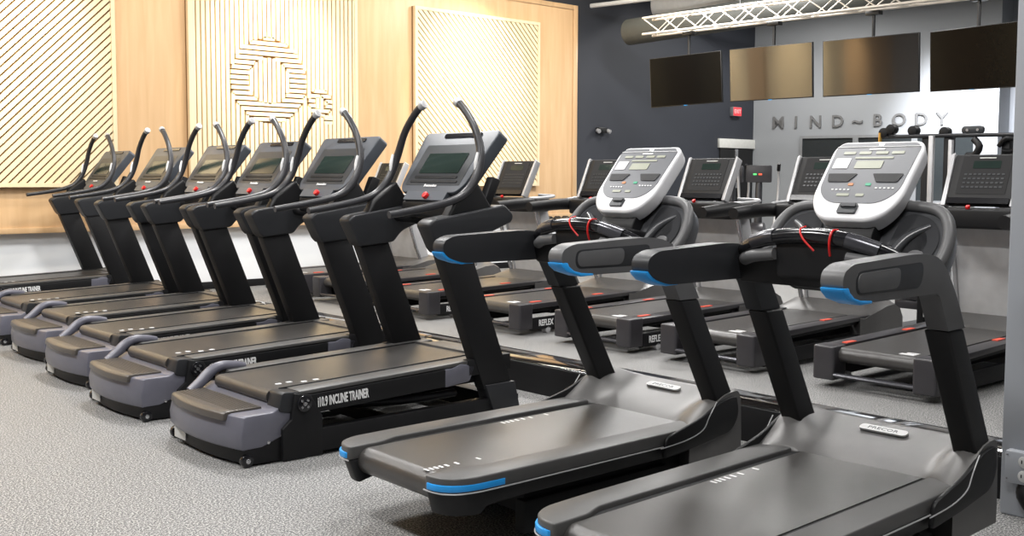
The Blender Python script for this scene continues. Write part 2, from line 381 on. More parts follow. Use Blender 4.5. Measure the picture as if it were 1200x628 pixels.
# ------------------------------------------------------------------ incline trainer
def make_trainer():
    t = thing('incline_treadmill', '', 'treadmill', group='incline treadmills in the front row')
    # base
    b = MB()
    b.poly_prism([(0.03, 0.012), (0.36, 0.0), (0.36, 0.20), (0.22, 0.17), (0.06, 0.11), (0.02, 0.10)], -0.40, 0.40, 'xz', n=12,
                 warp=lambda v: Vector((v.x-0.05*(1-(v.y/0.4)**2)*(1 if v.x < 0.1 else 0), v.y, v.z)))
    for s in (-1, 1):
        y0, y1 = sorted((s*0.365, s*0.425))
        b.box(0.34, 1.72, y0, y1, 0.02, 0.135)
        b.poly_prism([(0.20, 0.005), (0.42, 0.0), (0.42, 0.20), (0.355, 0.31), (0.27, 0.325), (0.25, 0.20), (0.20, 0.16)], y0, y1, 'xz')
    b.box(1.60, 1.70, -0.37, 0.37, 0.02, 0.13); b.box(0.9, 0.96, -0.37, 0.37, 0.03, 0.09)
    b.build('base_frame', 'black', t, 0.004)
    for s in (-1, 1):
        wh = MB().cyl((0.025, s*0.375, 0.032), (0.025, s*0.405, 0.032), 0.031).build('wheel', 'black_gloss', t, 0.004)
        MB().cyl((0.025, s*0.405, 0.032), (0.025, s*0.412, 0.032), 0.012).build('wheel_hub', 'silver', wh, 0.003)
        for bx_, bz_ in ((0.135, 0.105), (0.205, 0.128)): MB().cyl((bx_, s*0.399, bz_), (bx_, s*0.405, bz_), 0.008, 12).build('bolt', 'silver', t, 0.001)
    # grey step
    st = MB().poly_prism([(0.0, 0.085), (-0.004, 0.15), (0.014, 0.238), (0.03, 0.243), (0.165, 0.243), (0.225, 0.278), (0.255, 0.276), (0.33, 0.235), (0.37, 0.20), (0.30, 0.175), (0.20, 0.120), (0.10, 0.086)],
        -0.402, 0.402, 'xz', n=16, warp=lambda v: Vector((v.x-0.055*(1-(v.y/0.402)**2)*max(0, 1-max(0, v.x)/0.12), v.y*(1-0.02*(v.z > 0.2)), v.z - (0.05*max(0, (v.z-0.245)/0.04) if False else 0)))).build('rear_step', 'step_grey', t, 0.006, 3, 25)
    mt = MB().poly_prism([(0.010, 0.212), (-0.006, 0.212), (-0.001, 0.243), (0.008, 0.2515), (0.03, 0.2535), (0.168, 0.2535), (0.168, 0.240), (0.02, 0.238)],
        -0.275, 0.350, 'xz', n=14, warp=lambda v: Vector((v.x-0.055*(1-(v.y/0.402)**2)*max(0, 1-max(0, v.x)/0.12), v.y, v.z))).build('tread_mat', 'mat_dark', st, 0.003)
    rb = MB()
    for k in range(9):
        x = 0.02+k*0.016; rb.box(x, x+0.004, -0.26, 0.335, 0.2530, 0.2555)
    rb.build('grip_rib', 'mat_dark', st, 0)
    lb = MB().box(-0.0375, -0.0345, 0.17, 0.30, 0.03, 0.085, Matrix.Translation((0.014, 0, 0))).build('warning_label', 'sticker', t, 0)
    lb['label'] = 'white warning label'
    MB().tube([(0.10, 0.375, 0.235), (0.155, 0.378, 0.275), (0.215, 0.382, 0.325), (0.28, 0.385, 0.350), (0.36, 0.385, 0.345), (0.42, 0.385, 0.335)], [0.027, 0.029, 0.030, 0.028, 0.026, 0.020], 12, 4).build('step_bracket', 'step_grey', t, 0)
    # pivot discs
    for s in (-1, 1):
        pv = MB().cyl((0.315, s*0.425, 0.272), (0.315, s*0.437, 0.272), 0.040).build('pivot_disc', 'black_gloss', t, 0.004)
        mb = MB()
        for k in range(4):
            a = PI/4+k*PI/2
            mb.cyl((0.315+0.022*math.cos(a), s*0.436, 0.272+0.022*math.sin(a)), (0.315+0.022*math.cos(a), s*0.441, 0.272+0.022*math.sin(a)), 0.0065, 10)
        mb.cyl((0.315, s*0.436, 0.272), (0.315, s*0.442, 0.272), 0.010, 12)
        mb.build('bolt', 'silver', pv)
    # deck
    sl = lambda x: 0.03*(x-0.3)
    prof = lambda z0, z1, xa, xb: [(xa, z0+sl(xa)), (xb, z0+sl(xb)), (xb, z1+sl(xb)), (xa, z1+sl(xa))]
    for s in (-1, 1):
        y0, y1 = sorted((s*0.375, s*0.42))
        f = MB().poly_prism(rounded(prof(0.212, 0.308, 0.29, 1.20), 0.015), y0, y1, 'xz').build('side_frame', 'black', t, 0.004)
        if s < 0:
            text('side_lettering', 'i10.9 INCLINE TRAINER', 0.066, 'white_print', f, frame((0.545, -0.4215, 0.268), (1, 0, 0.03), (0, 0, 1)), 0.001, 0.0016, 0.44, shear=0.0)
        y0, y1 = sorted((s*0.37, s*0.422))
        MB().poly_prism(rounded([(1.19, 0.235), (1.36, 0.25), (1.40, 0.33), (1.30, 0.352), (1.25, 0.335), (1.19, 0.335)], 0.012), y0, y1, 'xz').build('motor_cover', 'step_grey', t, 0.005)
        MB().poly_prism(prof(0.245, 0.335, 1.35, 1.66), min(y0, y1), max(y0, y1), 'xz').build('front_bracket', 'black', t, 0.005)
        y0, y1 = sorted((s*0.283, s*0.415))
        MB().poly_prism([(0.30, 0.312), (1.64, 0.352), (1.64, 0.372), (0.30, 0.332)], y0, y1, 'xz').build('foot_rail', 'rail_grey', t, 0.005)
        y0, y1 = sorted((s*0.277, s*0.286))
        MB().poly_prism([(0.26, 0.30), (1.52, 0.338), (1.52, 0.3735), (0.26, 0.3345)], y0, y1, 'xz').build('belt_seam', 'black_matt', t)
    circ = [(0.225+0.034*math.cos(a), 0.294+0.034*math.sin(a)) for a in [PI/2+k*PI/10 for k in range(11)]]
    bl = MB().poly_prism([(1.52, 0.366)]+circ+[(1.52, 0.30)], -0.277, 0.277, 'xz').build('running_belt', 'belt', t)
    bx('deck_body', 'black', t, 0.30, 1.60, -0.37, 0.37, 0.225, 0.305, 0.01)
    MB().poly_prism([(1.50, -0.28), (1.50, 0.28), (1.56, 0.20), (1.66, 0.20), (1.66, -0.20), (1.56, -0.20)], 0.345, 0.376, 'xy').build('front_plate', 'rail_grey', t, 0.004)
    rc = MB()
    rc.poly_prism(rounded([(0.19, 0.245), (0.30, 0.22), (0.32, 0.325), (0.21, 0.335)], 0.02), -0.405, -0.28, 'xz')
    rc.build('roller_cap', 'arm_grey', t, 0.006)
    tk = MB()
    for (x, y) in ((0.30, -0.19), (0.36, -0.19), (0.42, -0.235), (0.49, -0.235)):
        z = 0.328+0.03*(x-0.225); tk.box(x, x+0.028, y, y+0.022, z+0.0005, z+0.0035)
    tk.build('belt_print', 'white_print', bl)
    MB().tube([(0.7, -0.1, 0.16), (1.0, -0.28, 0.17), (1.35, -0.30, 0.17)], 0.022, 10, 4).build('lift_motor', 'tube_grey', t)
    # uprights
    for s in (-1, 1):
        y0, y1 = sorted((s*0.345, s*0.428))
        u = MB().poly_prism([(1.135, 1.02), (1.345, 1.02), (1.672, 0.19), (1.462, 0.19)], y0, y1, 'xz').build('upright', 'black', t, 0.008)
        bs = MB().poly_prism([(1.465, 0.215), (1.683, 0.215), (1.735, 0.0), (1.548, 0.0)], min(s*0.335, s*0.438), max(s*0.335, s*0.438), 'xz').build('upright_socket', 'arm_grey', u, 0.006)
        y0, y1 = sorted((s*0.325, s*0.442))
        a = MB().poly_prism(rounded([(1.062, 1.122), (1.100, 1.150), (1.60, 1.222), (1.665, 1.165), (1.655, 1.125), (1.44, 1.048), (1.385, 0.985), (1.155, 0.965), (1.13, 0.99)], [0.02, 0.02, 0.02, 0.02, 0.02, 0.05, 0.02, 0.01, 0.01]), y0, y1, 'xz').build('side_arm', 'arm_grey', t, 0.012, 3)
        g = MB().poly_prism([(1.20, 1.14), (1.26, 1.235), (1.42, 1.35), (1.52, 1.21), (1.50, 1.15)], min(s*0.345, s*0.42), max(s*0.345, s*0.42), 'xz').build('handle_gusset', 'black', t, 0.015, 3)
        hp = [(0.84, s*0.40, 1.178), (1.05, s*0.405, 1.208), (1.22, s*0.41, 1.24), (1.33, s*0.415, 1.285), (1.415, s*0.412, 1.38), (1.46, s*0.392, 1.51), (1.47, s*0.335, 1.64), (1.475, s*0.25, 1.737), (1.48, s*0.17, 1.800)]
        h = MB().tube(hp, [0.019, 0.0205, 0.0215, 0.023, 0.025, 0.024, 0.022, 0.022, 0.022], 14, 5).build('handlebar', 'tube_grey' if s < 0 else 'tube_grey', t)
        MB().cyl((1.479, s*0.185, 1.787), (1.482, s*0.150, 1.806), 0.0265, 14).build('end_cap', 'silver_paint', h, 0.005)
        c = Vector((1.440, s*0.403, 1.455))
        MB().tube([c+Vector((-0.026, -0.002, -0.055)), c+Vector((-0.022, 0, 0)), c+Vector((-0.008, 0, 0.055))], [0.008, 0.011, 0.008], 10, 4).build('pulse_pad', 'white_print', h)
    # crossbar and tray under the console
    MB().tube([(1.40, -0.36, 1.15), (1.45, -0.2, 1.13), (1.47, 0, 1.125), (1.45, 0.2, 1.13), (1.40, 0.36, 1.15)], 0.035, 12, 4).build('crossbar', 'black', t)
    MB().box(1.36, 1.60, -0.22, 0.22, 1.14, 1.24).build('console_base', 'black', t, 0.02, 3)
    for s in (-1, 1):
        MB().poly_prism([(1.50, 1.20), (1.56, 1.20), (1.64, 1.36), (1.58, 1.38)], min(s*0.30, s*0.36), max(s*0.30, s*0.36), 'xz').build('console_bracket', 'black', t, 0.01)
    # console: plane tilted; local frame u=y (left to right is -y), v up the slope
    o = Vector((1.395, 0, 1.280)); vdir = Vector((0.265, 0, 0.355)).normalized(); L = 0.445
    mt_ = frame(o, (0, -1, 0), vdir)
    out = rounded([(-0.25, 0.0), (0.25, 0.0), (0.295, 0.05), (0.348, L-0.02), (0.33, L), (-0.33, L), (-0.348, L-0.02), (-0.295, 0.05)], [0.03, 0.03, 0.04, 0.02, 0.02, 0.02, 0.02, 0.04])
    cs = MB().poly_prism(out, -0.065, 0.012, 'xy', warp=lambda v: mt_ @ v).build('console', 'console_grey', t, 0.01, 3)
    def face(name, m, x0, x1, y0, y1, z0=0.008, z1=0.0155, r=0.01):
        return MB().poly_prism(rounded([(x0, y0), (x1, y0), (x1, y1), (x0, y1)], r), z0, z1, 'xy', warp=lambda v: mt_ @ v).build(name, m, cs, 0)
    face('inner_panel', 'console_dark', -0.255, 0.255, 0.05, 0.345, z1=0.0135)
    face('display', 'screen', -0.185, 0.185, 0.135, 0.28, z1=0.0165)
    face('button_strip', 'black', -0.20, 0.20, 0.098, 0.116, z1=0.017); face('button_strip', 'black', -0.22, 0.22, 0.068, 0.084, z1=0.017)
    face('top_slot', 'black_gloss', -0.14, 0.20, L-0.045, L-0.018, z1=0.018, r=0.008)
    face('accessory_tray', 'console_grey', -0.19, 0.19, -0.055, 0.005, z0=-0.03, z1=0.014)
    text('console_lettering', 'freemotion', 0.026, 'white_print', cs, mt_ @ Matrix.Translation((0.0, 0.045, 0.0165)), 0.0008, 0.0006)
    sb = MB().cyl(mt_ @ Vector((0.02, -0.03, 0.012)), mt_ @ Vector((0.02, -0.03, 0.035)), 0.020, 16).build('stop_button', 'red', cs, 0.004)
    return t
TR = [(2.297, 4.894), (2.317, 6.117), (2.419, 7.242), (2.522, 8.373), (2.534, 9.483), (2.691, 11.22)]
tl = ['black incline treadmill nearest the camera, white side lettering in view, beside the blue-tipped treadmill',
      'black incline treadmill second from the front of its row, behind the nearest incline one',
      'black incline treadmill third from the front of the row of grey rear steps',
      'incline treadmill fourth from the front, the leftmost grey rear step seen almost whole',
      'black incline treadmill fifth from the front, rear step cut by the left edge',
      'black incline treadmill farthest along its row, standing alone beside the timber wall']
tr0 = make_trainer(); tr0.location = (*TR[0], 0); tr0['label'] = tl[0]
for (x, y), l in list(zip(TR, tl))[1:]: dup(tr0, (x, y, 0), 0, l)

# ------------------------------------------------------------------ blue-tipped treadmill
def make_precor():
    t = thing('treadmill', '', 'treadmill', group='treadmills with blue corner strips')
    # base under the deck
    b = MB(); b.box(0.42, 1.60, -0.31, 0.31, 0.09, 0.235)
    for s in (-1, 1):
        y0, y1 = sorted((s*0.28, s*0.34)); b.box(0.40, 1.22, y0, y1, 0.02, 0.15)
    b.box(1.1, 1.5, -0.33, 0.33, 0.0, 0.10)
    b.build('base_frame', 'black_matt', t, 0.01)
    circ = [(0.075+0.052*math.cos(a), 0.250+0.052*math.sin(a)) for a in [PI/2+k*PI/12 for k in range(13)]]
    bl = MB().poly_prism([(1.37, 0.302)]+circ+[(1.37, 0.20)], -0.262, 0.262, 'xz').build('running_belt', 'belt', t)
    tk = MB()
    for (xs, y) in (((0.005, 0.027, 0.049, 0.071, 0.098, 0.145, 0.25), -0.178), ((0.73, 0.755, 0.78, 0.81, 0.845, 0.89, 0.985), 0.236)):
        for i, x in enumerate(xs):
            x += 0.045 if y < 0 else 0.02
            MB().box(x, x+0.010, y-0.015, y+0.015, 0.3022, 0.3030).build('belt_mark', 'white_print', bl)
    for s in (-1, 1):
        # plan outline of the rail
        pl = [(-0.015, 0.262), (-0.012, 0.33), (0.02, 0.385), (0.09, 0.422), (0.30, 0.430), (1.34, 0.430), (1.34, 0.297), (0.22, 0.297), (0.14, 0.264)]
        pl = [(x, s*y) for x, y in pl]
        pl2 = rounded(pl, [0.02, 0.04, 0.05, 0.08, 0.05, 0, 0, 0.02, 0.02], 4)
        MB().poly_prism(pl2, 0.262, 0.316, 'xy').build('side_rail', 'rail_grey', t, 0.007, 3)
        lo = [(x+0.004 if x < 0.05 else x, y*0.992) for x, y in pl2]
        lw = MB().poly_prism(lo, 0.205, 0.262, 'xy', warp=lambda v: Vector((v.x+(0.03 if v.z < 0.21 and v.x < 0.2 else 0), v.y*(0.97 if v.z < 0.21 else 1), v.z - (0.035 if v.z < 0.21 and v.x < 0.12 else 0)))).build('rail_skirt', 'precor_black', t, 0.008, 2)
        # glossy line and blue strip following the rear corner
        arc = [(-0.0165, 0.285), (-0.013, 0.33), (0.019, 0.385), (0.085, 0.419), (0.20, 0.4295)]
        MB().loft([[(x-0.004, s*(y+0.002), z) for z in (0.268, 0.291)]+[(x+0.01, s*(y-0.01), z) for z in (0.291, 0.268)] for x, y in [(p.x, p.y) for p in [Vector(a) for a in
              [(-0.0165, 0.285), (-0.0155, 0.31), (-0.012, 0.332), (0.0, 0.358), (0.016, 0.380), (0.042, 0.400), (0.075, 0.4145), (0.12, 0.4235), (0.18, 0.4275), (0.235, 0.429)]]]]).build('blue_strip', 'blue', t, 0.002)
        MB().tube([(-0.018, s*0.265, 0.262), (-0.016, s*0.32, 0.262), (0.006, s*0.375, 0.262), (0.08, s*0.421, 0.262), (0.30, s*0.433, 0.262), (1.35, s*0.433, 0.262)], 0.0028, 6, 4).build('edge_line', 'silver_paint', t)
        y0, y1 = sorted((s*0.262, s*0.300))
        bx('belt_seam', 'black_matt', t, 0.13, 1.36, y0, y1, 0.25, 0.2985, 0.001)
        # side boot and upright
        y0, y1 = sorted((s*0.428, s*0.447))
        bt = MB().poly_prism(rounded([(1.08, 0.215), (1.30, 0.232), (1.53, 0.262), (1.585, 0.33), (1.565, 0.415), (1.47, 0.410), (1.33, 0.352), (1.10, 0.300)], [0.02, 0.03, 0.06, 0.05, 0.015, 0.05, 0.05, 0.02]), y0, y1, 'xz').build('side_boot', 'precor_black', t, 0.006, 2)
        MB().tube([(1.06, s*0.448, 0.262), (1.22, s*0.4485, 0.272), (1.33, s*0.4485, 0.30), (1.37, s*0.4485, 0.35), (1.42, s*0.4485, 0.408)], 0.0025, 6, 4).build('boot_line', 'silver_paint', bt)
        # arm that bends down into the upright
        y0, y1 = sorted((s*0.328, s*0.402))
        outl = rounded([(0.505, 1.060), (0.513, 1.100), (0.565, 1.122), (0.96, 1.136), (1.125, 1.122), (1.243, 0.985), (1.314, 0.865), (1.190, 0.865), (1.115, 0.998), (0.62, 1.002), (0.54, 1.028)],
                       [0.02, 0.05, 0.05, 0.06, 0.13, 0.06, 0.002, 0.002, 0.03, 0.04, 0.03], 6)
        MB().poly_prism([(1.192, 0.864), (1.312, 0.864), (1.602, 0.345), (1.474, 0.345)], min(s*0.312, s*0.400), max(s*0.312, s*0.400), 'xz').build('upright', 'precor_black', t, 0.010, 3)
        a = MB().poly_prism(outl, y0, y1, 'xz').build('side_arm', 'precor_grey' if s < 0 else 'arm_grey', t, 0.013, 4, 40)  # right arm lit grey, left arm shaded grey: lighting put into the material
        yy = s*0.402
        pk = MB().poly_prism(rounded([(0.580, 1.028), (0.985, 1.025), (1.005, 1.108), (0.580, 1.100)], 0.038, 6), min(yy-s*0.006, yy+s*0.0012), max(yy-s*0.006, yy+s*0.0012), 'xz').build('arm_recess', 'arm_grey', a, 0.0006)
        MB().poly_prism(rounded([(0.590, 1.035), (0.84, 1.034), (0.85, 1.099), (0.590, 1.093)], 0.032, 6), min(yy, yy+s*0.0035), max(yy, yy+s*0.0035), 'xz').build('arm_pad', 'precor_grey', a, 0.001)
        y0, y1 = sorted((s*0.330, s*0.405))
        MB().poly_prism([(0.501, 1.054), (0.538, 1.054), (0.546, 1.040), (0.572, 1.022), (0.61, 1.012), (0.675, 1.007), (0.675, 0.999), (0.610, 0.998), (0.535, 1.020), (0.508, 1.040)], y0, y1, 'xz').build('blue_tip', 'blue', a, 0.003)
        # grip under the crossbar
        MB().tube([(1.03, s*0.30, 1.075), (1.0, s*0.24, 1.092), (0.985, s*0.14, 1.105)], [0.024, 0.024, 0.022], 12, 3).build('pulse_grip', 'precor_grey', t)
    # hood over the motor
    prof = [(0.0, 0.302), (0.15, 0.322), (0.40, 0.352), (0.70, 0.384), (0.90, 0.405), (0.95, 0.40), (0.99, 0.37), (1.0, 0.25)]
    rings = []
    N = 32
    def hz(t, y):
        for (a, za), (b, zb) in zip(prof, prof[1:]):
            if t <= b: k = (t-a)/(b-a); return za+(zb-za)*k
        return prof[-1][1]
    m = MB(); grid = []
    ts = [0, .04, .1, .2, .3, .42, .55, .66, .78, .85, .9, .94, .98, 1.0]
    for j in range(N+1):
        y = -0.432+0.864*j/N; ay = abs(y)
        xs = 1.36 if ay < 0.265 else 1.36-(ay-0.265)/0.165*0.10
        row = []
        for tt in ts:
            xe = 1.70-max(0, ay-0.28)*0.55
            x = xs+(xe-xs)*tt
            z = hz(tt, y)
            # shoulder ridge that climbs from the belt corner to the upright
            rg = math.exp(-((ay-0.30-0.06*tt)/0.06)**2)*0.030*math.sin(min(1, tt/0.7)*PI)**1
            fall = max(0, (ay-0.36)/0.065)
            lobe = math.exp(-((ay-0.40)/0.10)**2)*math.exp(-((x-1.50)/0.14)**2)*0.06
            z = z+(rg*0.5+lobe)*(0 if tt in (0, 1.0) else 1)-0.008*fall*fall*(tt > 0.05)
            row.append((x, y, z))
        grid.append(row)
    for row in grid:
        row.append((row[-1][0], row[0][1], 0.12)); row.insert(0, (row[0][0], row[0][1], 0.12))
    V = [[m.bm.verts.new(p) for p in r] for r in grid]
    for j in range(N):
        for k in range(len(V[0])-1): m.bm.faces.new((V[j][k], V[j][k+1], V[j+1][k+1], V[j+1][k]))
    m.bm.faces.new(V[0]); m.bm.faces.new(V[-1][::-1])
    for j in range(N): m.bm.faces.new((V[j][0], V[j+1][0], V[j+1][-1], V[j][-1]))
    hd = m.build('motor_hood', 'hood_grey', t, 0)
    c = Vector((1.590, 0.03, 0.3885)); bm_ = frame(c, (0, -1, 0), (0.24, 0, 0.076))
    bd = MB().poly_prism(rounded([(-0.105, -0.020), (0.105, -0.020), (0.105, 0.020), (-0.105, 0.020)], 0.0199, 6), -0.004, 0.004, 'xy', warp=lambda v: bm_ @ v).build('badge', 'badge_white', hd, 0)
    text('badge_lettering', 'PRECOR', 0.026, 'console_grey', bd, bm_ @ Matrix.Translation((0, 0, 0.0042)), 0.0005, 0.0, 1.3)
    # crossbar
    MB().tube([(1.06, 0.335, 1.10), (1.02, 0.27, 1.128), (0.99, 0.16, 1.160), (0.985, 0.0, 1.174), (0.99, -0.14, 1.163), (1.02, -0.25, 1.130), (1.06, -0.34, 1.085)], [0.024, 0.026, 0.028, 0.030, 0.028, 0.026, 0.024], 14, 5).build('crossbar', 'black_gloss', t)
    for s in (-1, 1):
        MB().tube([(1.008, s*0.245, 1.142 if s > 0 else 1.134), (0.992, s*0.185, 1.159 if s > 0 else 1.153), (0.985, s*0.14, 1.167 if s > 0 else 1.165)], 0.0285, 14, 3).build('pulse_sensor', 'sensor_metal', t)
    MB().poly_prism(rounded([(0.975, 1.165), (1.02, 1.18), (1.34, 1.12), (1.36, 0.98), (1.10, 0.97), (0.99, 1.02)], 0.02), -0.17, 0.14, 'xz').build('centre_housing', 'black', t, 0.02, 3)
    MB().poly_prism(rounded([(1.02, 1.09), (1.30, 1.10), (1.30, 0.99), (1.05, 0.985)], 0.02), -0.34, 0.34, 'xz').build('cross_beam', 'black', t, 0.015, 3)
    # safety cord
    MB().tube([(1.0, -0.095, 1.197), (0.965, -0.095, 1.195), (0.952, -0.093, 1.17), (0.955, -0.09, 1.14), (0.97, -0.085, 1.11)], 0.0042, 8, 4).build('safety_cord', 'red', t)
    MB().tube([(1.0, 0.03, 1.205), (0.965, 0.03, 1.195), (0.952, 0.01, 1.165), (0.958, -0.03, 1.125)], 0.0035, 8, 4).build('safety_cord', 'red', t)
    # wing tray with two cup wells
    o = Vector((1.115, 0, 0.945)); vd = Vector((0.235, 0, 0.345)).normalized(); wm = frame(o, (0, -1, 0), vd)
    H = 0.415
    outer = [(-0.20, 0.105), (0.20, 0.105), (0.345, 0.125), (0.375, 0.26), (0.325, H-0.01), (0.17, H+0.01), (-0.17, H+0.01), (-0.325, H-0.01), (-0.375, 0.26), (-0.355, 0.10)]
    outer = rounded(outer, [0.05, 0.05, 0.10, 0.12, 0.12, 0.1, 0.1, 0.12, 0.12, 0.10], 6)
    wt = MB().poly_prism(outer, -0.12, -0.02, 'xy', warp=lambda v: wm @ Vector((v.x*(0.93 if v.z < -0.1 else 1), v.y, v.z))).build('wing_tray', 'wing_grey', t, 0.015, 3, 50)
    # raised rim
    rim = [wm @ Vector((x*0.955, (y-0.26)*0.94+0.26, -0.02)) for x, y in outer]; rim.append(rim[0]); rim.append(rim[1])
    MB().tube(rim, 0.022, 10, 1, caps=False).build('tray_rim', 'precor_grey', wt)
    for s in (-1, 1):
        well = rounded([(s*0.13, 0.15), (s*0.28, 0.16), (s*0.325, 0.25), (s*0.285, H-0.06), (s*0.16, H-0.03)], 0.06, 6)
        c0 = Vector((sum(p[0] for p in well)/len(well), sum(p[1] for p in well)/len(well)))
        rings = []
        for k, (sc_, dz) in enumerate(((1.02, -0.0185), (0.94, -0.022), (0.84, -0.0195), (0.5, -0.0185))):
            rings.append([wm @ Vector((c0.x+(p[0]-c0.x)*sc_, c0.y+(p[1]-c0.y)*sc_, dz+0.004)) for p in well])
        MB().loft(rings).build('cup_well', 'wing_inner', wt)
        pd = rounded([(s*0.20, 0.14), (s*0.27, 0.14), (s*0.29, 0.22), (s*0.23, 0.23)], 0.03, 5)
        MB().poly_prism(pd, -0.018, -0.004, 'xy', warp=lambda v: wm @ v).build('cup_holder', 'precor_grey', wt, 0.006, 2)
        MB().tube([wm @ Vector((s*0.11, 0.09, -0.01)), wm @ Vector((s*0.155, 0.16, -0.004)), wm @ Vector((s*0.20, 0.27, -0.012)), wm @ Vector((s*0.27, 0.33, -0.02))], [0.016, 0.02, 0.018, 0.01], 10, 4).build('tray_rib', 'wing_grey', wt)
    # console
    o = Vector((1.235, 0, 1.215)); vd = Vector((0.235, 0, 0.265)).normalized(); cm = frame(o, (0, -1, 0), vd); L = 0.370
    outl = rounded([(-0.115, -0.012), (0.115, -0.012), (0.180, 0.078), (0.186, L-0.035), (0.16, L+0.006), (-0.16, L+0.006), (-0.186, L-0.035), (-0.180, 0.078)], [0.08, 0.08, 0.10, 0.03, 0.03, 0.03, 0.03, 0.10], 7)
    cs = MB().poly_prism(outl, -0.05, 0.03, 'xy', warp=lambda v: cm @ Vector((v.x*(0.9 if v.z < -0.04 else 1), v.y, v.z))).build('console', 'white_shell', t, 0.016, 4, 50)
    inl = rounded([(-0.10, 0.065), (0.10, 0.065), (0.158, 0.12), (0.168, L-0.03), (0.147, L-0.010), (-0.147, L-0.010), (-0.168, L-0.03), (-0.158, 0.12)], [0.05, 0.05, 0.08, 0.02, 0.02, 0.02, 0.02, 0.08], 6)
    fp = MB().poly_prism(inl, 0.02, 0.0325, 'xy', warp=lambda v: cm @ v).build('face_panel', 'face_grey', cs)
    def face(name, m_, x0, x1, y0, y1, z1=0.0345, r=0.003, z0=0.03):
        x0, x1, y0, y1 = x0*0.9, x1*0.9, y0*1.13, y1*1.13
        return MB().poly_prism(rounded([(x0, y0), (x1, y0), (x1, y1), (x0, y1)], r, 3), z0, z1, 'xy', warp=lambda v: cm @ v).build(name, m_, fp, 0)
    face('lcd_display', 'lcd', -0.065, 0.055, 0.205, 0.238)
    for x in (-0.115, -0.045, 0.03, 0.10): face('small_display', 'lcd', x-0.027, x+0.027, 0.268, 0.280)
    face('small_display', 'lcd', -0.08, 0.09, 0.248, 0.256)
    face('info_plate', 'silver_paint', -0.165, -0.095, 0.205, 0.250)
    face('divider_line', 'white_print', -0.185, 0.185, 0.300, 0.302)
    face('brand_plate', 'white_print', -0.035, 0.035, 0.287, 0.293)
    face('key_light', 'lamp_glow', 0.0, 0.02, 0.308, 0.318)['label'] = 'small white indicator light'
    for s in (-1, 1):
        hx = rounded([(s*0.03, 0.205), (s*0.150, 0.205), (s*0.138, 0.165), (s*0.055, 0.165)], 0.006, 3)
        MB().poly_prism(hx, 0.03, 0.0355, 'xy', warp=lambda v: cm @ v).build('reader_recess', 'black', fp)
    face('start_key', 'key_green', 0.022, 0.046, 0.130, 0.141); face('reset_key', 'key_orange', -0.055, -0.032, 0.130, 0.141)
    for i in range(5):
        face('key', 'white_print', -0.12+0.018*i, -0.110+0.018*i, 0.110, 0.115)
        face('key', 'white_print', 0.07+0.018*i, 0.080+0.018*i, 0.118, 0.123)
    face('lcd_display', 'lcd', -0.085, -0.030, 0.085, 0.096); face('lcd_display', 'lcd', 0.0, 0.035, 0.085, 0.096)
    face('stop_switch', 'console_dark', -0.045, 0.035, 0.012, 0.050, 0.040, 0.006)
    face('switch_cap', 'blue' if False else 'wing_grey', -0.035, 0.03, 0.034, 0.047, 0.046, 0.004)
    MB().poly_prism(rounded([(1.20, 1.05), (1.34, 1.08), (1.42, 1.30), (1.34, 1.34), (1.22, 1.17)], 0.02), -0.10, 0.10, 'xz').build('console_neck', 'black', t, 0.015, 3)
    # the deck is a little narrower than its outline above
    for o in kids(t):
        if o.name.split('.')[0] in ('running_belt', 'side_rail', 'rail_skirt', 'blue_strip', 'edge_line', 'belt_seam', 'base_frame', 'side_boot', 'motor_hood'):
            for q in [o]+kids(o): q.data.transform(Matrix.Diagonal((1, 0.94, 1, 1)))
    return t
pr1 = make_precor(); pr1.location = (2.24, 3.222, 0); pr1.rotation_euler.z = -0.012
pr1['label'] = 'black treadmill with blue strips beside the incline treadmills, whole deck in view'
pr2 = dup(pr1, (2.215, 2.030, 0), 0.019, 'black treadmill with blue strips closest to the camera, its deck cut by the bottom edge')
MB().tube([(1.53, -0.30, 0.24), (1.575, -0.30, 0.16), (1.575, -0.32, 0.03), (1.50, -0.36, 0.010), (1.30, -0.22, 0.008), (1.56, 0.06, 0.008), (1.9, 0.10, 0.008), (2.22, 0.12, 0.01)], 0.008, 8, 5).build('power_cord', 'black', pr1)

